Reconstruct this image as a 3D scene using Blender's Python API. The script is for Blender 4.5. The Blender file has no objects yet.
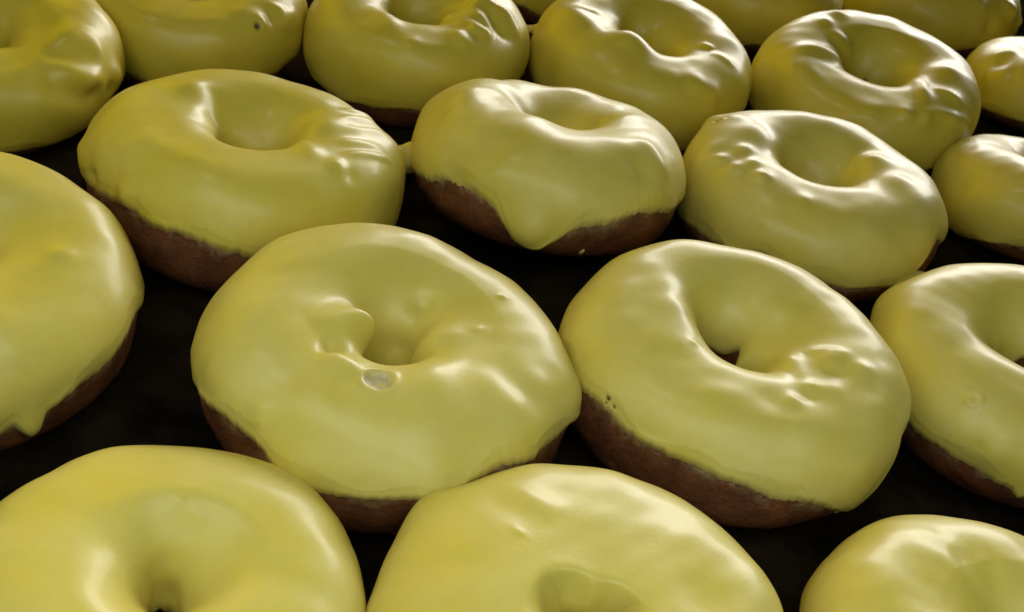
import math, random
import numpy as np

# ------------------------------------------------------------------ doughnut surface (centimetres)
A_, BR, BZ = .60, .40, .43          # ring radius, tube half width, tube half height, as fractions of the outer radius
T_ICING = .13                       # icing thickness in cm


def smooth_noise(P, seed, scale, octaves=2):
    """soft band-limited noise: a sum of sine waves in random directions"""
    rs = np.random.RandomState(seed)
    out = np.zeros(P.shape[:-1])
    amp = 1.0
    for o in range(octaves):
        for k in range(9):
            d = rs.normal(size=3); d /= np.linalg.norm(d)
            f = (2 * np.pi / scale) * rs.uniform(.6, 1.4)
            out += amp * np.sin(P @ (d * f) + rs.uniform(0, 6.28)) / 3.0
        amp *= .5; scale *= .5
    return out


def base_surface(D, th, ph):
    """plain ring: th runs round the ring, ph round the tube (0 outside, 90 top, 180 in the hole)"""
    R = D['R'] - T_ICING
    c, s = np.cos(ph), np.sin(ph)
    h0, h1, t1, h2, t2 = D.get('hole', (0, 0, 0, 0, 0))
    inner = np.clip(-c, 0, 1) ** 1.5
    a0, a1, ta = D.get('shift', (0, 0, 0))               # where the crest of the ring runs
    A = A_ + a0 + a1 * np.cos(th - math.radians(ta))
    br = np.where(c < 0, BR + A - A_, 1 - A) + inner * (h0 + h1 * np.cos(th - math.radians(t1)) + h2 * np.cos(2 * (th - math.radians(t2))))
    f0, f1, ft = D.get('funnel', (.92, .2, 90))          # slope of the hole wall, gentler on one side
    kf = f0 + f1 * np.cos(th - math.radians(ft))
    o2, ot = D.get('oval', (0, 0))
    outer = 1 + o2 * np.cos(2 * (th - math.radians(ot)))
    br = np.clip(br, .05, np.where(c < 0, A - .02, 9))
    r = (A + br * np.sign(c) * np.abs(c) ** np.where(c < 0, kf, np.where(s < 0, .80, .92))) * R * outer
    v1, vt = D.get('rise', (0, 0))
    bz = BZ * (1 + v1 * np.cos(th - math.radians(vt)))
    z = bz * np.sign(s) * np.abs(s) ** .9 * R * np.where(s < 0, .85, 1.0)
    return np.stack([r * np.cos(th), r * np.sin(th), z], -1)


def frame(D, th, ph):
    e = 1e-3
    P = base_surface(D, th, ph)
    du = base_surface(D, th + e, ph) - base_surface(D, th - e, ph)
    dv = base_surface(D, th, ph + e) - base_surface(D, th, ph - e)
    lu = np.linalg.norm(du, axis=-1) / (2 * e); lv = np.linalg.norm(dv, axis=-1) / (2 * e)
    n = np.cross(du, dv); n /= np.linalg.norm(n, axis=-1, keepdims=True) + 1e-12
    return P, n, lu, lv


def wrap(a):
    return (a + np.pi) % (2 * np.pi) - np.pi


def displace(D, th, ph, P, icing):
    """lumps, folds and dents, along the surface normal; returns height, crater mask, speck mask"""
    seed = D['seed']
    h = .065 * smooth_noise(P, seed, 5.0, 1) + .030 * smooth_noise(P, seed + 7, 2.0, 1) + .006 * smooth_noise(P, seed + 13, .85, 1)
    crater = np.zeros_like(h); speck = np.zeros_like(h)
    for f in D['features']:
        k = f[0]
        tc, pc = math.radians(f[1]), math.radians(f[2])
        C = base_surface(D, np.array(tc), np.array(pc))
        d2 = ((P - C) ** 2).sum(-1)
        if k == 'ridge':            # th, ph, half length, half width, amp, axis xyz
            L, w, amp, ax = f[3], max(f[4] * 1.15, .12), f[5], np.array(f[6:9])
            q = (P - C) @ ax
            perp2 = np.maximum(d2 - q * q, 0)
            h += 1.25 * amp * np.exp(-.5 * (q / L) ** 4 - .5 * perp2 / w ** 2)
        elif k == 'bump':
            w, amp = f[3], f[4]
            if icing or w > .3 or amp < 0:
                h += (1.35 if w > .15 else .7) * amp * np.exp(-.5 * d2 / w ** 2)
        elif k == 'crater' and icing:
            w = f[3]; d = np.sqrt(d2)
            ww = w * (1 + .12 * smooth_noise(P, seed + 77, .7, 1)); h += .05 * np.exp(-.5 * ((d - ww * 1.1) / (.22 * w)) ** 2) - .10 / (1 + np.exp((d - .85 * ww) / (.06 * w))) + .035 * np.exp(-.5 * (d / (.4 * w)) ** 2) + .012 * smooth_noise(P, seed + 78, .25, 2) * (d < w)
            crater += (1 + .3 * smooth_noise(P, seed + 79, .3, 2)) * .75 / (1 + np.exp((d - .9 * ww) / (.10 * w)))
        elif k == 'bubble' and icing:
            w = f[3]; d = np.sqrt(d2)
            h += .045 * np.exp(-.5 * ((d - w) / (.3 * w)) ** 2)
        elif k == 'speck' and icing:
            w = f[3]; d = np.sqrt(d2)
            speck += np.exp(-.5 * (d / w) ** 4); h -= .04 * np.exp(-.5 * (d / w) ** 2)
    return h, np.clip(crater, 0, 1), np.clip(speck, 0, 1)


def edge_phi(D, th):
    """lower outer edge of the icing, as an angle round the tube, for every th"""
    pts = sorted((math.radians(a) % (2 * np.pi), math.radians(p)) for a, p in D['edge'])
    ta = np.array([p[0] for p in pts]); pa = np.array([p[1] for p in pts])
    ta = np.concatenate([ta - 2 * np.pi, ta, ta + 2 * np.pi]); pa = np.tile(pa, 3)
    tt = th % (2 * np.pi)
    y = np.interp(tt, ta, pa)
    # round the corners of the control polygon
    n = len(y); k = max(3, n // 90)
    w = np.hanning(2 * k + 1); w /= w.sum()
    y = np.convolve(np.concatenate([y[-k:], y, y[:k]]), w, 'same')[k:-k]
    rs = np.random.RandomState(D['seed'] + 99)
    for m, a in ((5, .03), (9, .025), (14, .016), (23, .009), (41, .004), (67, .005), (97, .005), (151, .005)):
        y = y + a * D.get('ragged', 1) * np.sin(m * th + rs.uniform(0, 6.28)) * (1 + .6 * np.sin(3 * th + rs.uniform(0, 6.28)))
    for tc, w, dep in D.get('drips', ()):
        u = np.abs(wrap(th - math.radians(tc))) / math.radians(w)
        y = y - math.radians(dep) * np.clip(1 - u, 0, 1) ** 1.6
    return y


def tilt_matrix(D):
    tx, ty = math.radians(D['tilt'][0]), math.radians(D['tilt'][1])
    cx, sx, cy, sy = math.cos(tx), math.sin(tx), math.cos(ty), math.sin(ty)
    Rx = np.array([[1, 0, 0], [0, cx, -sx], [0, sx, cx]]); Ry = np.array([[cy, 0, sy], [0, 1, 0], [-sy, 0, cy]])
    return Ry @ Rx


def lift(D):
    t = np.linspace(0, 2 * np.pi, 72, endpoint=False)[:, None]; p = np.linspace(0, 2 * np.pi, 48, endpoint=False)[None]
    P = base_surface(D, t + 0 * p, p + 0 * t) @ tilt_matrix(D).T
    return -P[..., 2].min()

# one entry per doughnut: place on the tray (cm), outer radius, tilt, folds and dents, icing edge
DOUGHNUTS = [
    {'pos': (-5.33, 12.67), 'R': 4.03, 'tilt': (-3.1, 2.3), 'seed': 11, 'features': [('bump', 79.2, 119.5, 0.1, 0.07), ('bump', 100.8, 107.3, 0.09, 0.05), ('bump', 156.0, 98.6, 0.5, 0.04), ('bump', 212.8, 113.8, 0.45, 0.04), ('bump', 223.2, 77.0, 1.0, 0.1), ('ridge', 128.4, 69.8, 1.13, 0.6, 0.05, 0.94, 0.29, 0.15), ('ridge', 111.6, 168.5, 0.49, 0.35, -0.1, 0.35, -0.08, -0.93)], 'edge': [(0, -29), (30, -21), (60, -24), (90, -27), (120, -19), (150, -22), (180, -25), (210, -28), (240, -20), (270, -23), (300, -26), (330, -29)], 'drips': [], 'oval': (0.013, 40), 'rise': (0.038, 105), 'hole': (0.08, 0.02, 120, 0.03, 20), 'shift': (-0.13, 0.08, -50), 'funnel': (1.25, 0.1, 90), 'inner': 205, 'drops': [], 'label': 'large cropped doughnut in the front left corner, part of its hole showing', 'light_tint': (1, 1, 1)},
    {'pos': (2.9, 13.93), 'R': 4.44, 'tilt': (3, -4.5), 'seed': 48, 'features': [('bump', 145.2, 72.7, 0.08, 0.045), ('ridge', 124.0, 57.6, 0.66, 0.22, 0.05, 0.82, -0.5, 0.27), ('ridge', 133.2, 61.9, 0.64, 0.3, -0.05, 0.81, -0.53, 0.25), ('bump', 29.2, 81.4, 0.5, 0.06), ('bump', 8.4, 72.0, 0.4, -0.06), ('ridge', 135.2, 149.8, 0.25, 0.2, 0.06, 0.93, -0.09, -0.36), ('bump', 148.0, 18.0, 0.5, 0.16)], 'edge': [(0, -22), (30, -25), (60, -28), (90, -20), (120, -23), (150, -26), (180, -29), (210, -21), (240, -24), (270, -27), (300, -19), (330, -22)], 'drips': [], 'oval': (0.011, 107), 'rise': (0.054, 191), 'hole': (0.06, 0.0, 90, 0, 0), 'shift': (-0.33, 0.18, 268), 'funnel': (1.25, 0.1, 90), 'inner': 225, 'drops': [], 'label': 'middle doughnut of the front row, cut by the bottom edge, bright curved glint', 'light_tint': (1, 1, 1)},
    {'pos': (12.07, 15.32), 'R': 4.39, 'tilt': (-1.1, 2.5), 'seed': 85, 'features': [('bump', 167.2, 50.4, 0.8, 0.12), ('ridge', 118.4, 100.8, 0.42, 0.3, -0.08, 0.99, 0.14, -0.08), ('bump', 111.6, 90.7, 0.12, 0.05), ('ridge', 163.6, 84.2, 0.51, 0.5, -0.08, 0.95, -0.32, -0.0)], 'edge': [(0, -26), (30, -29), (60, -21), (90, -24), (120, -27), (150, -19), (180, -22), (210, -25), (240, -28), (270, -20), (300, -23), (330, -26)], 'drips': [], 'oval': (0.016, 149), 'rise': (0.037, 266), 'hole': (0.08, 0.0, 0, 0, 0), 'shift': (-0.1, 0, 0), 'funnel': (1.2, 0.2, 90), 'drops': [], 'label': 'front row doughnut in the bottom right corner, only its back rim in view', 'light_tint': (1, 1, 1)},
    {'pos': (-13.54, 19.58), 'R': 4.59, 'tilt': (5.0, 5.8), 'seed': 122, 'features': [('bump', 12.4, 89.3, 0.2, 0.07), ('ridge', 322.0, 65.5, 0.47, 0.25, 0.05, 0.55, -0.74, -0.39), ('bump', 359.2, 51.8, 1.2, 0.06), ('bump', 321.6, -0.7, 0.25, 0.12)], 'edge': [(10.8, 14.4), (60, -25), (90, -28), (120, -20), (150, -23), (180, -26), (210, -29), (240, -21), (270, -24), (313.2, -2.2), (318.0, 2.9), (321.6, -7.2), (326.0, -1.4), (340.0, 7.9), (353.2, 11.5)], 'drips': [(321.6, 5, 13)], 'oval': (0.018, 51), 'rise': (0.048, 292), 'hole': (0.05, 0, 0, 0, 0), 'drops': [], 'label': 'doughnut at the left edge whose icing ends in one pointed drip over brown dough', 'light_tint': (1.0, 0.98, 0.85)},
    {'pos': (-2.68, 20.83), 'R': 4.82, 'tilt': (0.1, 3.5), 'seed': 159, 'features': [('bump', 212.8, 139.0, 0.4, 0.42), ('bump', 236.8, 103.7, 0.16, -0.1), ('bump', 196.0, 136.8, 0.25, 0.14), ('ridge', 212.0, 126.0, 0.5, 0.3, 0.12, 0.42, 0.72, -0.55), ('ridge', 249.2, 95.8, 0.39, 0.22, 0.15, 0.91, -0.42, -0.05), ('ridge', 237.6, 107.3, 0.33, 0.16, -0.09, 0.97, -0.16, -0.16), ('bump', -5, 140, 0.5, 0.3), ('bump', 75, 165, 0.35, -0.22), ('bump', 72, 135, 0.22, -0.14), ('crater', 270.8, 95.0, 0.33), ('bump', 37.6, 82.1, 0.07, 0.06), ('bump', 8.0, 113.8, 0.14, 0.06), ('bump', 296.4, 95.8, 0.5, 0.08), ('ridge', 325.6, 78.5, 0.55, 0.3, 0.06, 0.84, -0.51, -0.18), ('ridge', 346.4, 64.1, 0.52, 0.3, 0.05, 0.89, -0.14, -0.43), ('ridge', 336.4, 70.6, 0.58, 0.25, -0.04, 0.9, -0.32, -0.3), ('bump', 229.2, 36.7, 0.6, 0.05), ('bump', 252.4, 68.4, 0.4, 0.05), ('bump', 358.4, 30.2, 0.5, 0.18), ('bump', 292.8, 18.0, 0.55, 0.18), ('bump', 254.8, 9.4, 0.4, 0.12), ('ridge', 239.2, 35.3, 0.23, 0.15, 0.05, 0.04, -0.59, -0.81)], 'edge': [(30, -26), (60, -29), (90, -21), (120, -24), (150, -27), (204.4, -5.8), (230.0, 10.1), (245.6, 10.8), (258.4, 4.3), (269.6, 6.5), (285.2, 13.0), (298.4, 18.7), (313.6, 27.4), (332.4, 28.1), (354.8, 10.1)], 'drips': [], 'oval': (0.013, 149), 'rise': (0.067, 147), 'hole': (0.04, 0.13, 78, 0.02, 0), 'shift': (-0.03, 0.06, 270), 'funnel': (1.1, 0.3, 100), 'inner': 214, 'drops': [], 'label': 'centre doughnut with a burst pale bubble and icing lump at its hole', 'light_tint': (1, 1, 1)},
    {'pos': (6.21, 23.59), 'R': 4.74, 'tilt': (1.0, -3.6), 'seed': 196, 'features': [('bump', 303.2, 90.0, 0.24, -0.072), ('bump', 310.8, 94.3, 0.2, 0.072), ('bump', 339.6, 103.7, 0.22, 0.086), ('bump', 332.8, 93.6, 0.22, -0.055), ('bump', 341.2, 79.9, 0.2, 0.065), ('bump', 332.4, 54.7, 0.25, 0.065), ('ridge', 332.4, 57.6, 0.39, 0.16, -0.033, 0.82, -0.21, -0.53), ('bump', 280.4, 86.4, 0.25, -0.028), ('ridge', 326.4, 126.7, 0.6, 0.16, 0.086, 0.08, -0.95, 0.31), ('ridge', 348.0, 109.4, 0.51, 0.12, 0.043, 0.94, -0.21, 0.27), ('bump', 223.2, 109.4, 0.11, 0.05), ('ridge', 286.8, 84.2, 0.44, 0.3, -0.028, 0.67, -0.74, -0.09), ('ridge', 312.0, 67.7, 0.4, 0.25, -0.028, 0.79, -0.51, -0.35), ('ridge', 168.0, 108.0, 1.08, 0.3, 0.086, 0.3, -0.95, -0.06), ('bump', 326.4, 128.9, 0.3, 0.086), ('speck', 221.2, 30.2, 0.06), ('speck', 224.4, 28.1, 0.04), ('speck', 221.2, 25.9, 0.03), ('bump', 259.6, 58.3, 0.7, 0.043), ('bump', 293.2, 87.8, 0.18, 0.058), ('bump', 318.8, 86.4, 0.2, 0.05), ('bump', 204.8, 0.0, 0.5, 0.101), ('bump', 86.4, 124.6, 0.5, -0.039)], 'edge': [(30, -19), (60, -22), (90, -25), (120, -28), (150, -20), (193.6, 13.0), (216.4, 18.7), (232.8, 20.2), (249.2, 18.7), (265.2, 14.4), (280.4, 8.6), (293.6, 2.9), (313.6, -23.8), (328.0, -8.6), (337.6, 5.0)], 'drips': [(313.6, 6, 5)], 'oval': (0.008, 153), 'rise': (0.046, 152), 'hole': (0.03, 0.07, 15, -0.07, -60), 'funnel': (1.0, 0.3, 60), 'inner': 176, 'drops': [(310.0, -24.5, 0.12, 0.06), (314.0, -23.8, 0.13, 0.07)], 'label': 'doughnut right of centre with dimpled icing on its right side and a ragged bottom edge', 'light_tint': (1, 1, 1)},
    {'pos': (15.12, 26.47), 'R': 4.39, 'tilt': (5, -6), 'seed': 233, 'features': [('bubble', 230.0, 56.2, 0.16), ('bump', 229.2, 52.6, 0.13, 0.06), ('bump', 232.4, 26.6, 0.35, 0.08), ('bump', 245.6, 27.4, 0.35, 0.08), ('bump', 239.6, 25.2, 0.15, -0.06), ('ridge', 175.6, 72.7, 0.92, 0.7, 0.1, 0.55, -0.79, 0.26), ('ridge', 176.4, 134.6, 0.53, 0.3, -0.1, 0.64, 0.33, -0.7), ('bump', 151.2, 17.3, 0.5, 0.2), ('bump', 258.8, -21.6, 0.3, 0.1)], 'edge': [(0, -20), (30, -23), (60, -26), (90, -29), (120, -21), (150, -24), (198.8, 5.8), (217.2, 2.2), (232.8, 1.4), (247.2, -0.7), (258.0, -3.6), (300, -28), (330, -20)], 'drips': [(258.8, 4, 6)], 'oval': (0.011, 172), 'rise': (0.036, 176), 'hole': (0.0, 0.04, 90, -0.03, -30), 'shift': (0, 0.03, 280), 'inner': 176, 'drops': [], 'label': 'doughnut at the right edge with a small ring shaped bubble and a dark open hole', 'light_tint': (1, 1, 1)},
    {'pos': (-8.8, 28.09), 'R': 4.81, 'tilt': (-3, 3.4), 'seed': 270, 'features': [('bump', 10, 115, 0.5, 0.2), ('bump', 165, 100, 0.4, 0.15), ('ridge', 32.0, 74.9, 0.67, 0.12, 0.07, 0.52, 0.8, -0.3), ('ridge', 19.6, 77.0, 0.79, 0.12, 0.06, 0.49, 0.82, -0.3), ('ridge', 1.6, 80.6, 0.73, 0.14, 0.08, 0.73, 0.65, -0.21), ('ridge', 25.2, 73.4, 0.68, 0.1, -0.05, 0.44, 0.84, -0.32), ('ridge', 354.8, 71.3, 0.84, 0.1, 0.08, 0.59, 0.76, -0.28), ('ridge', 40.8, 67.7, 0.56, 0.09, 0.08, 0.63, 0.7, -0.33), ('bump', 330.4, 79.2, 0.22, 0.11), ('bump', 332.8, 69.1, 0.2, -0.07), ('bump', 78.8, 158.4, 0.14, 0.07), ('ridge', 328.4, 110.9, 0.91, 0.2, 0.07, 0.52, -0.73, 0.44), ('ridge', 164.0, 126.7, 0.58, 0.3, -0.12, 0.31, -0.85, -0.42), ('ridge', 193.2, 130.3, 0.48, 0.35, 0.06, 0.7, -0.02, -0.71), ('bump', 208.8, 10.1, 0.3, 0.1), ('bump', 220.4, 11.5, 0.2, -0.1), ('bump', 202.4, 12.2, 0.2, 0.08), ('bump', 241.2, 20.9, 0.25, 0.1), ('bump', 24.0, 35.3, 0.5, 0.15), ('bump', 66.8, 103.7, 0.7, 0.12)], 'edge': [(0, -24), (30, -27), (60, -19), (90, -22), (120, -25), (150, -28), (180, -20), (218.4, 1.4), (242.8, 9.4), (259.2, 7.9), (272.4, 7.2), (285.2, 7.9), (330, -24)], 'drips': [], 'oval': (0.011, 75), 'rise': (0.04, 318), 'hole': (0.0, 0.1, 112, -0.03, -10), 'shift': (0, 0.09, 285), 'funnel': (0.88, 0.25, 80), 'inner': 178, 'drops': [], 'label': 'doughnut behind the centre one, fine radial wrinkles in its icing right of the hole', 'light_tint': (1.0, 0.97, 0.62)},
    {'pos': (0.11, 32.23), 'R': 4.76, 'tilt': (-11, -2), 'seed': 307, 'features': [('ridge', 141.6, 135.4, 1.78, 0.4, 0.14, 0.76, -0.65, -0.01), ('ridge', 358.0, 116.6, 1.24, 0.35, 0.08, 0.6, 0.8, -0.01), ('bump', 310.0, 66.2, 0.5, 0.12), ('bump', 18.8, 128.2, 0.3, -0.1), ('ridge', 323.2, 55.4, 0.57, 0.25, 0.12, 0.59, -0.64, -0.49), ('ridge', 310.4, 44.6, 0.46, 0.25, -0.08, 0.78, -0.22, -0.59), ('bump', 317.2, 22.3, 0.5, 0.08), ('ridge', 251.6, 26.6, 0.77, 0.25, 0.05, -0.67, -0.14, -0.73), ('bump', 271.2, 10.1, 1.2, 0.14), ('bump', 269.6, -16.6, 0.4, 0.16), ('bump', 235.2, 3.6, 0.4, -0.08), ('ridge', 237.2, 1.4, 0.55, 0.14, 0.08, 0.81, -0.57, -0.13), ('bump', 310.0, 7.9, 0.25, 0.08), ('ridge', 186.4, 90.0, 0.89, 0.3, 0.08, 0.66, 0.75, -0.0)], 'edge': [(30, -20), (60, -23), (90, -26), (120, -29), (150, -21), (205.2, -8.6), (228.8, -0.7), (244.0, 2.9), (254.0, -0.7), (259.6, -18.0), (264.4, -37.4), (272.4, -36.7), (279.6, -21.6), (286.0, -3.6), (297.2, 4.3), (315.6, 3.6), (340.4, 4.3)], 'drips': [], 'oval': (0.019, 124), 'rise': (0.021, 212), 'hole': (0.1, 0.08, -85, -0.06, -20), 'shift': (-0.02, 0.05, 85), 'funnel': (1.0, 0.3, 70), 'inner': 200, 'drops': [(291.2, -34.6, 0.07, 0.16)], 'label': 'tilted doughnut with one wide tongue of icing running down its brown front', 'light_tint': (0.98, 0.97, 0.85)},
    {'pos': (9.33, 34.32), 'R': 4.65, 'tilt': (1.3, -4.9), 'seed': 344, 'features': [('bump', 165, 105, 0.45, 0.12), ('bump', 5, 110, 0.4, 0.15), ('crater', 158.4, 62.6, 0.16), ('bump', 150.0, 46.1, 0.3, 0.12), ('bump', 152.4, 75.6, 0.35, 0.08), ('bump', 194.8, 89.3, 0.25, 0.1), ('bump', 210.8, 88.6, 0.25, 0.1), ('bump', 210.0, 67.7, 0.22, 0.08), ('bump', 199.2, 61.9, 0.2, 0.09), ('bump', 225.6, 79.9, 0.2, 0.1), ('bump', 186.4, 56.2, 0.3, 0.08), ('ridge', 193.2, 46.8, 0.44, 0.15, 0.08, 0.66, -0.51, 0.56), ('bump', 19.6, 115.2, 0.3, 0.16), ('bump', 342.0, 94.3, 0.35, 0.08), ('ridge', 334.0, 82.1, 0.81, 0.3, 0.06, 0.87, -0.47, -0.14), ('bump', 255.6, 77.0, 0.2, 0.05), ('ridge', 86.8, 154.8, 0.45, 0.2, -0.06, 0.93, -0.19, -0.3), ('bump', 325.6, 73.4, 0.4, 0.06)], 'edge': [(0, -21), (30, -24), (60, -27), (90, -19), (120, -22), (150, -25), (180, -28), (208.8, -8.6), (246.4, 2.9), (264.0, -1.4), (284.4, -7.2), (307.2, -5.0), (332.4, 19.4)], 'drips': [], 'oval': (0.019, 146), 'rise': (0.06, 176), 'hole': (0.01, 0.05, 90, -0.03, 0), 'funnel': (0.98, 0.3, 80), 'inner': 192, 'drops': [], 'label': 'pale doughnut of the third row with a tiny burst blister on its far left rim', 'light_tint': (0.98, 0.97, 0.92)},
    {'pos': (19.13, 39.31), 'R': 4.04, 'tilt': (-8.1, -2.7), 'seed': 381, 'features': [('bump', 173.6, 39.6, 0.4, 0.12), ('bump', 178.4, 55.4, 0.25, -0.06), ('ridge', 210.0, 25.2, 0.93, 0.35, -0.1, 0.55, -0.64, 0.54), ('ridge', 218.0, 11.5, 1.12, 0.5, 0.1, 0.55, -0.68, 0.48)], 'edge': [(0, -25), (30, -28), (60, -20), (90, -23), (120, -26), (150, -29), (206.0, -62.6), (240, -27), (270, -19), (300, -22), (330, -25)], 'drips': [], 'oval': (0.019, 120), 'rise': (0.069, 220), 'hole': (0.03, 0.1, 80, 0, 0), 'drops': [], 'label': 'doughnut cut by the right edge behind the ring bubble one, smooth folded side', 'light_tint': (1.0, 0.96, 0.75)},
    {'pos': (-18.81, 31.64), 'R': 4.233, 'tilt': (9, 1), 'seed': 418, 'features': [('ridge', 342.0, 35.3, 0.76, 0.28, 0.213, 0.5, 0.6, -0.63), ('ridge', 347.2, 59.8, 0.68, 0.25, -0.149, 0.61, 0.71, -0.35), ('ridge', 0.0, 61.9, 0.63, 0.45, 0.128, 0.84, 0.29, -0.46), ('ridge', 334.8, 28.1, 0.9, 0.3, -0.171, 0.47, 0.6, -0.64), ('bump', 346.8, 13.0, 0.22, -0.149), ('ridge', 330.8, 18.7, 0.91, 0.35, 0.128, 0.45, 0.66, -0.6), ('bump', 6.4, 5.8, 0.3, 0.128), ('bump', 358.4, 0.7, 0.2, -0.107), ('ridge', 322.4, 110.9, 1.26, 0.4, -0.128, 0.46, -0.85, 0.24)], 'edge': [(4.8, -24.5), (60, -24), (90, -27), (120, -19), (150, -22), (180, -25), (210, -28), (240, -20), (270, -23), (300, -26), (334.8, -47.5)], 'drips': [], 'oval': (0.013, 79), 'rise': (0.057, 167), 'hole': (0.0, 0.12, 85, 0, 0), 'shift': (0, 0.17, 275), 'funnel': (0.95, 0.25, 90), 'drops': [], 'label': 'doughnut cropped in the top left corner, two thick soft folds in its icing', 'light_tint': (1.0, 0.94, 0.42)},
    {'pos': (-14.48, 38.5), 'R': 4.334, 'tilt': (10, 4), 'seed': 455, 'features': [('speck', 326.4, 56.2, 0.1), ('bump', 330.8, 58.3, 0.2, 0.1), ('ridge', 346.0, 49.0, 0.38, 0.3, 0.14, 0.42, -0.68, -0.6), ('ridge', 339.6, 60.5, 0.32, 0.2, -0.08, 0.38, -0.82, -0.43), ('ridge', 355.6, 33.8, 0.33, 0.25, 0.08, 0.45, -0.31, -0.84), ('bump', 324.8, 81.4, 0.4, 0.08)], 'edge': [(30, -25), (60, -28), (90, -20), (120, -23), (150, -26), (180, -29), (210, -21), (240, -24), (270, -27), (319.2, -13.7), (357.2, -23.0)], 'drips': [], 'oval': (0.009, 75), 'rise': (0.041, 61), 'hole': (0.0, 0.08, 85, -0.03, 0), 'shift': (0, 0.17, 275), 'funnel': (0.95, 0.25, 90), 'drops': [], 'label': 'back row doughnut with a tiny brown speck on the icing near its hole', 'light_tint': (1.0, 0.94, 0.42)},
    {'pos': (-6.02, 40.28), 'R': 4.415, 'tilt': (8, -2), 'seed': 492, 'features': [('bump', -25, 100, 0.4, 0.25), ('bump', 10, 95, 0.35, 0.2), ('ridge', 351.2, 99.4, 0.54, 0.22, 0.14, 0.73, -0.68, 0.12), ('ridge', 3.6, 84.2, 0.52, 0.2, 0.12, 0.85, -0.52, -0.07), ('ridge', 359.2, 60.5, 0.67, 0.2, 0.14, 0.61, -0.72, -0.33), ('ridge', 327.6, 85.7, 0.34, 0.22, 0.16, 0.99, -0.07, -0.13), ('ridge', 347.2, 77.0, 0.54, 0.16, -0.12, 0.75, -0.63, -0.19), ('ridge', 309.6, 90.7, 0.4, 0.25, 0.14, 0.54, -0.84, -0.04), ('ridge', 334.8, 93.6, 0.42, 0.16, -0.1, 0.95, -0.3, 0.05), ('bump', 345.2, 136.1, 0.4, 0.2), ('bump', 276.8, 78.5, 0.3, 0.08), ('ridge', 253.2, 99.4, 0.89, 0.3, 0.1, 0.51, -0.86, 0.07)], 'edge': [(0, -26), (30, -29), (60, -21), (90, -24), (120, -27), (150, -19), (180, -22), (233.2, -28.8), (259.2, -22.3), (284.0, -12.2), (330, -26)], 'drips': [], 'oval': (0.009, 99), 'rise': (0.063, 222), 'hole': (0.0, 0.08, 80, 0, 0), 'shift': (0, 0.17, 275), 'funnel': (0.9, 0.25, 90), 'inner': 184, 'drops': [], 'label': 'back row doughnut with several thick ripples right of its deep round hole', 'light_tint': (1.0, 0.955, 0.5)},
    {'pos': (2.92, 42.49), 'R': 4.689, 'tilt': (7, 1), 'seed': 529, 'features': [('bump', 245.6, 105.1, 0.62, 0.4), ('bump', 262.8, 97.9, 0.4, 0.12), ('ridge', 201.2, 85.7, 1.23, 0.35, 0.16, 0.65, -0.75, 0.12), ('ridge', 305.2, 56.2, 0.65, 0.25, 0.13, 0.9, 0.24, -0.36), ('ridge', 348.4, 105.8, 0.24, 0.1, 0.08, 0.76, -0.61, 0.23), ('ridge', 336.8, 82.1, 0.46, 0.16, 0.07, 0.82, -0.55, -0.14), ('ridge', 270.0, 43.2, 1.23, 0.4, 0.06, 0.99, 0.04, 0.11), ('ridge', 183.6, 90.0, 0.4, 0.12, 0.06, 0.99, 0.16, 0.01)], 'edge': [(30, -22), (60, -25), (90, -28), (120, -20), (150, -23), (180, -26), (210, -29), (240, -21), (270, -24), (300, -27), (337.6, -0.7)], 'drips': [], 'oval': (0.021, 106), 'rise': (0.033, 282), 'hole': (0.0, 0.09, 80, -0.08, -50), 'shift': (0, 0.1, 275), 'funnel': (0.95, 0.25, 60), 'inner': 182, 'drops': [], 'label': 'back row doughnut with a big smooth blob of icing hanging into its slanted hole', 'light_tint': (1.0, 0.955, 0.5)},
    {'pos': (12.59, 44.62), 'R': 4.821, 'tilt': (9.4, -4.1), 'seed': 566, 'features': [('bump', -15, 95, 0.45, 0.16), ('bump', 120.4, 73.4, 0.3, 0.14), ('bump', 140.4, 82.1, 0.25, 0.1), ('ridge', 190.8, 97.9, 1.18, 0.25, 0.15, 0.95, 0.19, -0.25), ('ridge', 144.0, 123.8, 0.57, 0.2, 0.12, 0.81, -0.17, -0.56), ('ridge', 257.2, 59.8, 0.62, 0.25, 0.1, 0.99, -0.11, 0.09), ('ridge', 290.4, 65.5, 1.46, 0.2, 0.06, 0.94, 0.3, -0.13), ('ridge', 305.2, 101.5, 0.9, 0.22, 0.18, -0.02, -0.99, 0.16), ('ridge', 318.0, 80.6, 0.47, 0.16, 0.1, 0.92, -0.34, -0.2), ('ridge', 309.6, 52.6, 1.03, 0.14, 0.1, 0.83, 0.43, -0.36), ('bump', 292.8, 59.8, 0.2, 0.08), ('bump', 281.2, 67.7, 0.2, 0.08), ('bump', 308.8, 44.6, 0.2, 0.08), ('bump', 207.2, 66.2, 0.5, 0.1)], 'edge': [(0, -23), (30, -26), (60, -29), (90, -21), (120, -24), (150, -27), (180, -19), (210, -22), (240, -25), (270, -28), (316.4, -6.5)], 'drips': [], 'oval': (0.016, 50), 'rise': (0.026, 114), 'hole': (-0.02, 0.08, 85, -0.05, -40), 'shift': (0, 0.14, 275), 'funnel': (0.95, 0.3, 70), 'inner': 180, 'drops': [], 'label': 'back doughnut right of the blob one, with creased rim and wide oval hole', 'light_tint': (1.0, 0.955, 0.5)},
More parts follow.
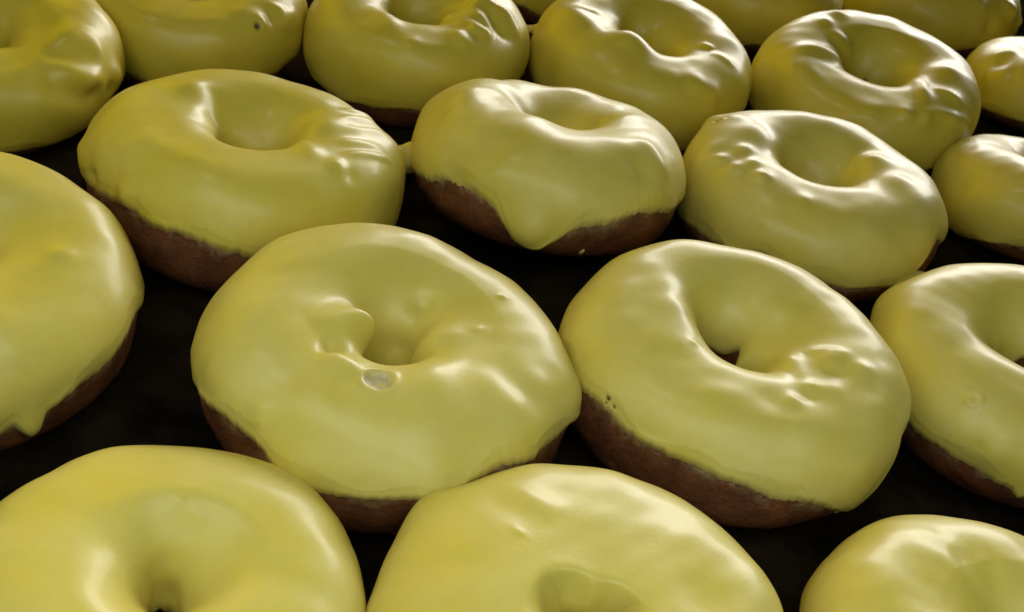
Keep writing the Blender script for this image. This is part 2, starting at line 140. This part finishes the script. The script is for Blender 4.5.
    {'pos': (22.92, 51.43), 'R': 4.161, 'tilt': (-7.3, -5.3), 'seed': 603, 'features': [('ridge', 211.6, 31.0, 0.48, 0.35, 0.14, 0.67, -0.56, 0.49), ('bump', 207.2, 46.8, 0.3, -0.08), ('ridge', 196.0, 69.1, 0.47, 0.3, 0.12, 0.96, -0.07, 0.26), ('bump', 206.8, 10.1, 0.4, 0.06)], 'edge': [(0, -27), (30, -19), (60, -22), (90, -25), (120, -28), (150, -20), (188.4, -28.8), (240, -29), (270, -21), (300, -24), (330, -27)], 'drips': [], 'oval': (0.019, 134), 'rise': (0.055, 30), 'hole': (0.03, 0.1, 80, 0, 0), 'drops': [], 'label': 'small part of a doughnut at the upper right edge, beside the creased rim doughnut', 'light_tint': (1.0, 0.955, 0.5)},
    {'pos': (8.14, 55.36), 'R': 4.73, 'tilt': (3, -3), 'seed': 640, 'features': [('ridge', 242.4, -20.9, 0.58, 0.3, 0.05, 0.37, 0.18, -0.91)], 'edge': [(0, -20), (30, -23), (60, -26), (90, -29), (120, -21), (150, -24), (180, -27), (210, -19), (238.8, -60.5), (275.2, -23.8), (330, -20)], 'drips': [], 'oval': (0.011, 131), 'rise': (0.068, 208), 'hole': (0.03, 0.05, 80, 0, 0), 'shift': (0, 0.06, 270), 'drops': [], 'label': 'doughnut at the top edge behind the blob doughnut, only its smooth front side showing', 'light_tint': (1.0, 0.955, 0.5)},
    {'pos': (18.58, 60.63), 'R': 4.781, 'tilt': (-2.5, -2.9), 'seed': 677, 'features': [('bump', 318.8, 30.2, 0.3, 0.2), ('bump', 333.6, 10.1, 0.2, 0.12), ('bump', 312.0, 43.9, 0.25, 0.14), ('bump', 291.2, 40.3, 0.2, 0.06), ('bump', 297.6, 11.5, 0.3, -0.1)], 'edge': [(0, -24), (30, -27), (60, -19), (90, -22), (120, -25), (150, -28), (180, -20), (229.6, -66.2), (271.6, -37.4), (300, -21), (330, -24)], 'drips': [], 'oval': (0.015, 61), 'rise': (0.034, 52), 'hole': (0.03, 0.05, 80, 0, 0), 'shift': (0, 0.06, 270), 'drops': [], 'label': 'doughnut in the top right corner with small lumps on its right end', 'light_tint': (1.0, 0.955, 0.5)},
    {'pos': (-0.9, 52.6), 'R': 4.5, 'tilt': (0, 0), 'seed': 714, 'features': [], 'edge': [(0, -28), (30, -20), (60, -23), (90, -26), (120, -29), (150, -21), (180, -24), (210, -27), (240, -19), (270, -22), (300, -25), (330, -28)], 'drips': [], 'oval': (0.022, 165), 'rise': (0.027, 5), 'drops': [], 'label': 'farthest doughnut, only a sliver between two back row doughnuts at the top edge', 'light_tint': (1.0, 0.955, 0.5)},
]
# icing webs: owner, centre x y z (cm), direction, length, end radius, middle radius
WEBS = [
    (7, -4.53, 31.32, 2.0, 24.9, 1.5, 0.9, 0.5),
    (4, 2.07, 21.55, 2.0, 17.2, 1.2, 0.75, 0.42),
    (4, -0.86, 17.05, 1.6, -51.0, 1.3, 0.62, 0.36),
    (4, -4.07, 16.8, 1.7, -108.0, 1.5, 0.5, 0.26),
    (6, 12.21, 31.19, 1.8, 126.4, 2.8, 1.3, 0.72),
    (13, -2.09, 42.84, 2.6, 13.9, 1.0, 0.34, 0.13),
    (8, 4.82, 33.41, 2.0, 12.8, 1.0, 0.5, 0.26),
    (14, 7.87, 44.77, 2.0, 12.4, 1.2, 0.5, 0.3),
]

# ------------------------------------------------------------------ Blender scene
import bpy
from mathutils import Matrix, Vector

CM = .01
scene = bpy.context.scene
coll = scene.collection


def new_mat(name):
    m = bpy.data.materials.new(name); m.use_nodes = True
    nt = m.node_tree; nt.nodes.clear()
    out = nt.nodes.new('ShaderNodeOutputMaterial')
    bs = nt.nodes.new('ShaderNodeBsdfPrincipled')
    nt.links.new(bs.outputs[0], out.inputs[0])
    return m, nt, bs


def node(nt, kind, **kw):
    n = nt.nodes.new(kind)
    for k, v in kw.items():
        if k in n.inputs: n.inputs[k].default_value = v
        else: setattr(n, k, v)
    return n


def mix_rgb(nt, fac, a, b, blend='MIX'):
    n = nt.nodes.new('ShaderNodeMix'); n.data_type = 'RGBA'; n.blend_type = blend
    for sock, v in ((n.inputs[0], fac), (n.inputs[6], a), (n.inputs[7], b)):
        if hasattr(v, 'links') or isinstance(v, bpy.types.NodeSocket): nt.links.new(v, sock)
        else: sock.default_value = v
    return n.outputs[2]


def noise(nt, scale, detail=3, rough=.5, coord='Object'):
    tc = node(nt, 'ShaderNodeTexCoord')
    n = node(nt, 'ShaderNodeTexNoise', Scale=scale, Detail=detail, Roughness=rough)
    nt.links.new(tc.outputs[coord], n.inputs['Vector'])
    return n.outputs['Fac']


def ramp(nt, val, a, b, ca=0.0, cb=1.0):
    n = node(nt, 'ShaderNodeMapRange')
    n.inputs[1].default_value = a; n.inputs[2].default_value = b; n.inputs[3].default_value = ca; n.inputs[4].default_value = cb
    nt.links.new(val, n.inputs[0]); return n.outputs[0]


def icing_material():
    m, nt, bs = new_mat('yellow_icing')
    at = node(nt, 'ShaderNodeAttribute', attribute_name='thin'); cr = node(nt, 'ShaderNodeAttribute', attribute_name='crater')
    sp = node(nt, 'ShaderNodeAttribute', attribute_name='speck')
    oi = node(nt, 'ShaderNodeObjectInfo')
    big = noise(nt, 55, 4)
    col = mix_rgb(nt, ramp(nt, big, .35, .68), (.66, .55, .085, 1), (.70, .60, .15, 1))
    col = mix_rgb(nt, 1.0, col, oi.outputs['Color'], 'MULTIPLY')
    fine = noise(nt, 420, 4, .6)
    col = mix_rgb(nt, ramp(nt, fine, .3, .75, 0, .16), col, (.50, .40, .07, 1))
    gap = node(nt, 'ShaderNodeMath', operation='MULTIPLY')
    nt.links.new(ramp(nt, at.outputs['Fac'], 0, 1, 0, .9), gap.inputs[0]); nt.links.new(ramp(nt, noise(nt, 240, 4, .65), .32, .62, .25, 1), gap.inputs[1])
    col = mix_rgb(nt, gap.outputs[0], col, (.33, .23, .10, 1))
    col = mix_rgb(nt, cr.outputs['Fac'], col, (.52, .45, .30, 1))
    col = mix_rgb(nt, sp.outputs['Fac'], col, (.10, .05, .01, 1))
    nt.links.new(col, bs.inputs['Base Color'])
    rg = ramp(nt, noise(nt, 90, 4), .3, .7, .38, .50)
    mx = node(nt, 'ShaderNodeMath', operation='MAXIMUM'); nt.links.new(rg, mx.inputs[0]); nt.links.new(ramp(nt, cr.outputs['Fac'], 0, 1, 0, .75), mx.inputs[1])
    nt.links.new(mx.outputs[0], bs.inputs['Roughness'])
    bs.inputs['Subsurface Weight'].default_value = .18
    bs.inputs['Subsurface Radius'].default_value = (1.0, .75, .15)
    bs.inputs['Subsurface Scale'].default_value = .0025
    bs.inputs['Specular IOR Level'].default_value = .42
    bs.inputs['Coat Weight'].default_value = .16
    bs.inputs['Coat Roughness'].default_value = .17
    b1 = node(nt, 'ShaderNodeBump', Strength=.10, Distance=.0006); nt.links.new(noise(nt, 160, 3), b1.inputs['Height'])
    b2 = node(nt, 'ShaderNodeBump', Strength=.17, Distance=.0002); nt.links.new(noise(nt, 900, 4, .6), b2.inputs['Height'])
    nt.links.new(b1.outputs[0], b2.inputs['Normal']); nt.links.new(b2.outputs[0], bs.inputs['Normal'])
    return m


def dough_material():
    m, nt, bs = new_mat('fried_dough')
    col = mix_rgb(nt, ramp(nt, noise(nt, 110, 5, .6), .3, .7), (.085, .027, .009, 1), (.19, .068, .022, 1))
    col = mix_rgb(nt, ramp(nt, noise(nt, 800, 4, .7), .5, .8, 0, .4), col, (.29, .125, .05, 1))
    sm = node(nt, 'ShaderNodeAttribute', attribute_name='smear')
    mm = node(nt, 'ShaderNodeMath', operation='MULTIPLY')
    nt.links.new(sm.outputs['Fac'], mm.inputs[0]); nt.links.new(ramp(nt, noise(nt, 200, 5, .65), .46, .62, 0, .6), mm.inputs[1])
    col = mix_rgb(nt, mm.outputs[0], col, (.42, .32, .14, 1))
    nt.links.new(col, bs.inputs['Base Color'])
    bs.inputs['Roughness'].default_value = .45
    b = node(nt, 'ShaderNodeBump', Strength=.6, Distance=.0008); nt.links.new(noise(nt, 520, 5, .65), b.inputs['Height'])
    nt.links.new(b.outputs[0], bs.inputs['Normal'])
    return m


def tray_material():
    m, nt, bs = new_mat('dark_greasy_tray')
    col = mix_rgb(nt, ramp(nt, noise(nt, 28, 5, .6), .4, .7), (.005, .004, .003, 1), (.034, .023, .012, 1))
    nt.links.new(col, bs.inputs['Base Color'])
    nt.links.new(ramp(nt, noise(nt, 60, 4), .3, .7, .7, .95), bs.inputs['Roughness'])
    bs.inputs['Specular IOR Level'].default_value = .0
    b = node(nt, 'ShaderNodeBump', Strength=.2, Distance=.0005); nt.links.new(noise(nt, 300, 4), b.inputs['Height'])
    nt.links.new(b.outputs[0], bs.inputs['Normal'])
    return m


M_ICING, M_DOUGH, M_TRAY = icing_material(), dough_material(), tray_material()


def grid_mesh(name, V, closed_v, mat, attrs=None):
    """V: (nu, nv, 3); rings closed in u, optionally in v"""
    nu, nv = V.shape[:2]
    me = bpy.data.meshes.new(name)
    i = np.arange(nu)[:, None]; j = np.arange(nv if closed_v else nv - 1)[None]
    i2 = (i + 1) % nu; j2 = (j + 1) % nv
    F = np.stack([i * nv + j, i2 * nv + j, i2 * nv + j2, i * nv + j2], -1).reshape(-1, 4)
    me.vertices.add(nu * nv); me.vertices.foreach_set('co', (V.reshape(-1, 3)).astype(np.float32).ravel())
    me.loops.add(F.size); me.loops.foreach_set('vertex_index', F.ravel().astype(np.int32))
    me.polygons.add(len(F)); me.polygons.foreach_set('loop_start', np.arange(0, F.size, 4, dtype=np.int32))
    me.polygons.foreach_set('loop_total', np.full(len(F), 4, np.int32))
    me.update(calc_edges=True)
    me.polygons.foreach_set('use_smooth', np.ones(len(F), bool))
    for k, a in (attrs or {}).items():
        at = me.attributes.new(k, 'FLOAT', 'POINT'); at.data.foreach_set('value', a.astype(np.float32).ravel())
    me.materials.append(mat); me.validate()
    return me


def make_doughnut(D):
    root = bpy.data.objects.new('iced_doughnut', None); coll.objects.link(root)
    root.empty_display_size = .02
    root['label'] = D['label']; root['category'] = 'doughnut'; root['group'] = 'yellow iced doughnuts on the dark tray'
    M = Matrix(tilt_matrix(D).tolist()).to_4x4(); l = lift(D)
    root.matrix_world = Matrix.Translation((D['pos'][0] * CM, D['pos'][1] * CM, l * CM)) @ M
    # dough: the whole ring
    nu, nv = 220, 96
    t = np.linspace(0, 2 * np.pi, nu, endpoint=False)[:, None] + np.zeros((1, nv))
    p = np.linspace(0, 2 * np.pi, nv, endpoint=False)[None] + np.zeros((nu, 1))
    P, n, _, _ = frame(D, t, p)
    h, _, _ = displace(D, t, p, P, False)
    h = h + .012 * smooth_noise(P, D['seed'] + 3, .9, 2)
    h = h * np.clip((np.sin(p) + .9) / .5, 0, 1)
    pe = np.interp((t % (2 * np.pi)).ravel(), np.linspace(0, 2 * np.pi, 721)[:-1], edge_phi(D, np.linspace(0, 2 * np.pi, 721)[:-1])).reshape(t.shape)
    below = (pe - wrap(p)) * BZ * D['R']                       # how far under the icing edge, cm
    smear = np.where((below > -.3) & (below < 2), np.exp(-np.maximum(below, 0) / .10), 0)
    dough = bpy.data.objects.new('dough', grid_mesh('dough', (P + n * h[..., None]) * CM, True, M_DOUGH, {'smear': smear}))
    coll.objects.link(dough); dough.parent = root
    # icing: a thick skin from the ragged outer edge over the top and down into the hole
    nu, nv = 560, 190
    t1 = np.linspace(0, 2 * np.pi, nu, endpoint=False)
    pe = edge_phi(D, t1)[:, None]
    pi_ = (math.radians(D.get('inner', 215)) + .10 * np.sin(3 * t1 + D['seed']) + .06 * np.sin(7 * t1 + 2 * D['seed']))[:, None]
    s = np.linspace(0, 1, nv)[None]
    s = s - .11 * np.sin(2 * np.pi * s)                     # more rows close to both edges
    p = pe + (pi_ - pe) * s
    t = t1[:, None] + 0 * s
    P, n, lu, lv = frame(D, t, p)
    h, crater, speck = displace(D, t, p, P, True)
    de = (p - pe) * BZ * D['R']; di = (pi_ - p) * BZ * D['R']
    d = np.minimum(de, di)
    q = np.clip(d / .26, 0, 1)
    rs = np.random.RandomState(D['seed'] + 5)
    bead = (.5 + .5 * np.sin(4 * t1 + rs.uniform(0, 6)) * np.sin(9 * t1 + rs.uniform(0, 6)))[:, None]
    qo = np.clip(de / (.30 + .35 * (1 - bead)), 0, 1)
    thick = T_ICING * np.minimum(np.sqrt(np.clip(1 - (1 - q) ** 2, 0, 1)), .45 * np.sqrt(qo) + .55 * qo) * (1 + .12 * smooth_noise(P, D['seed'] + 21, 2.2, 1))
    thick = thick + .05 * bead * np.exp(-((de - .22) / .13) ** 2)
    thick = thick - .02 * (1 - q) ** 6
    thin = np.exp(-(d / .16) ** 2)
    ic = grid_mesh('icing', (P + n * (h + thick)[..., None]) * CM, False, M_ICING, {'thin': thin, 'crater': crater, 'speck': speck})
    icing = bpy.data.objects.new('icing', ic); coll.objects.link(icing); icing.parent = root
    icing.color = (*D['light_tint'], 1)  # golden warm light of the back rows, painted into the icing colour
    for k, (a, b, r1, r2) in enumerate(D['drops']):            # stray splashes and crumbs of icing
        tt, pp = np.array(math.radians(a)), np.array(math.radians(b))
        C, nn, _, _ = frame(D, tt, pp)
        u = np.array([-math.sin(tt), math.cos(tt), 0]); v = np.cross(nn, u)
        th = np.linspace(0, 2 * np.pi, 28, endpoint=False)[:, None]; ph = np.linspace(.02, np.pi - .02, 16)[None]
        S = np.stack([np.sin(ph) * np.cos(th), np.sin(ph) * np.sin(th), np.cos(ph) + 0 * th], -1)
        S = S * (1 + .12 * smooth_noise(S, D['seed'] + 40 + k, 1.6, 2))[..., None]
        W = C + nn * .03 + S[..., :1] * u * r1 + S[..., 1:2] * v * r2 + S[..., 2:] * nn * min(r1, r2) * .7
        z = np.zeros(W.shape[:2])
        dr = bpy.data.objects.new('icing_drop', grid_mesh('icing_drop', W * CM, False, M_ICING, {'thin': z + .1, 'crater': z + .3, 'speck': z}))
        coll.objects.link(dr); dr.parent = root
    return root


def make_web(root, x, y, z, an, L, r1, r2, seed):
    nu, nv = 40, 28
    t = np.linspace(0, 2 * np.pi, nu, endpoint=False)[:, None]; s = np.linspace(-1, 1, nv)[None]
    r = r2 + (r1 - r2) * np.abs(s) ** 2.2
    X = L / 2 * s + 0 * t; Y = r * np.cos(t); Z = r * np.sin(t) * .8
    V = np.stack([X, Y, Z], -1); V = V + (.05 * smooth_noise(V, seed, 1.2, 2))[..., None] * np.array([0, .6, 1.0])
    a = math.radians(an); c, q = math.cos(a), math.sin(a)
    V = np.stack([V[..., 0] * c - V[..., 1] * q + x, V[..., 0] * q + V[..., 1] * c + y, V[..., 2] + z], -1) * CM
    inv = np.array(root.matrix_world.inverted())
    V = V @ inv[:3, :3].T + inv[:3, 3]
    zero = np.zeros(V.shape[:2])
    o = bpy.data.objects.new('icing_web', grid_mesh('icing_web', V, False, M_ICING, {'thin': zero + .25, 'crater': zero, 'speck': zero}))
    coll.objects.link(o); o.parent = root


roots = [make_doughnut(D) for D in DOUGHNUTS]
bpy.context.view_layer.update()
for k, (w, *rest) in enumerate(WEBS):
    make_web(roots[w], *rest, 500 + k)

# ------------------------------------------------------------------ tray
def tray():
    x0, x1, y0, y1, r = -.60, .90, -.08, 1.3, .05
    ring = []
    for cx, cy, a0 in ((x1 - r, y1 - r, 0), (x0 + r, y1 - r, 90), (x0 + r, y0 + r, 180), (x1 - r, y0 + r, 270)):
        for k in range(13):
            a = math.radians(a0 + 90 * k / 12); ring.append((cx, cy, math.cos(a), math.sin(a)))
    prof = [(0.0, 0.0), (.006, .001), (.011, .006), (.016, .018), (.020, .021), (.024, .019)]
    vs, fs = [], []
    for off, z in prof:
        for cx, cy, c, s in ring: vs.append((cx + c * (r + off), cy + s * (r + off), z))
    n = len(ring)
    for k in range(len(prof) - 1):
        for i in range(n):
            j = (i + 1) % n; fs.append((k * n + i, k * n + j, (k + 1) * n + j, (k + 1) * n + i))
    fs.append(tuple(range(n)))
    me = bpy.data.meshes.new('tray_surface'); me.from_pydata(vs, [], fs); me.update()
    for p in me.polygons: p.use_smooth = len(p.vertices) == 4
    me.materials.append(M_TRAY)
    o = bpy.data.objects.new('tray_surface', me); coll.objects.link(o)
    o['kind'] = 'structure'; o['label'] = 'dark greasy baking tray under the rows of doughnuts'
    return o


tray()

# ------------------------------------------------------------------ light
world = bpy.data.worlds.new('World'); scene.world = world; world.use_nodes = True
bg = world.node_tree.nodes['Background']
bg.inputs[0].default_value = (1.0, .75, .35, 1); bg.inputs[1].default_value = .01


def area(name, loc, target, sx, sy, power, color):
    l = bpy.data.lights.new(name, 'AREA'); l.shape = 'RECTANGLE'; l.size = sx; l.size_y = sy; l.energy = power; l.color = color
    o = bpy.data.objects.new(name, l); coll.objects.link(o)
    o.location = loc; o.rotation_euler = (Vector(target) - Vector(loc)).to_track_quat('-Z', 'Y').to_euler()
    return o


mid = (.02, .28, .03)
area('window_light', (.60, 2.3, .62), mid, 1.7, .70, 37, (1.0, .97, .92))
area('warm_room_light', (-1.05, 1.15, .62), (-.02, .46, .03), 1.4, .9, 5.2, (1.0, .74, .0))
area('ceiling_lamp_light', (-.50, .22, 1.25), mid, .22, .18, .8, (1, .98, .92))
area('side_window_light', (-1.35, -.35, .50), mid, .40, .30, .5, (1.0, .97, .9))
area('front_window_light', (.05, -.12, .14), (.02, .20, .03), .50, .12, .24, (.70, .86, 1.0))
area('front_fill_light', (-.01, .05, .235), (.0, .13, .02), .42, .14, .41, (.94, 1.0, .96))  # added fill just above the camera, brightens the front rows

# ------------------------------------------------------------------ camera
pitch, roll, height, fpx = math.radians(36.45802301), math.radians(12.93501089), 0.201724, 1085.0
fwd = Vector((0, math.cos(pitch), -math.sin(pitch))); up = Vector((0, math.sin(pitch), math.cos(pitch))); rt = Vector((1, 0, 0))
r2 = rt * math.cos(roll) + up * math.sin(roll); u2 = up * math.cos(roll) - rt * math.sin(roll)
cam = bpy.data.cameras.new('camera'); co = bpy.data.objects.new('camera', cam); coll.objects.link(co)
m = Matrix((r2, u2, -fwd)).transposed().to_4x4(); m.translation = (0, 0, height); co.matrix_world = m
cam.sensor_width = 36; cam.lens = fpx / 1024 * 36; cam.clip_start = .005; cam.clip_end = 50
cam.dof.use_dof = True; cam.dof.focus_distance = .275; cam.dof.aperture_fstop = 42
scene.camera = co

scene.view_settings.view_transform = 'Standard'; scene.view_settings.look = 'None'; scene.view_settings.exposure = 0
scene.render.engine = 'CYCLES'
scene.cycles.use_denoising = True
scene.cycles.max_bounces = 10; scene.cycles.diffuse_bounces = 5
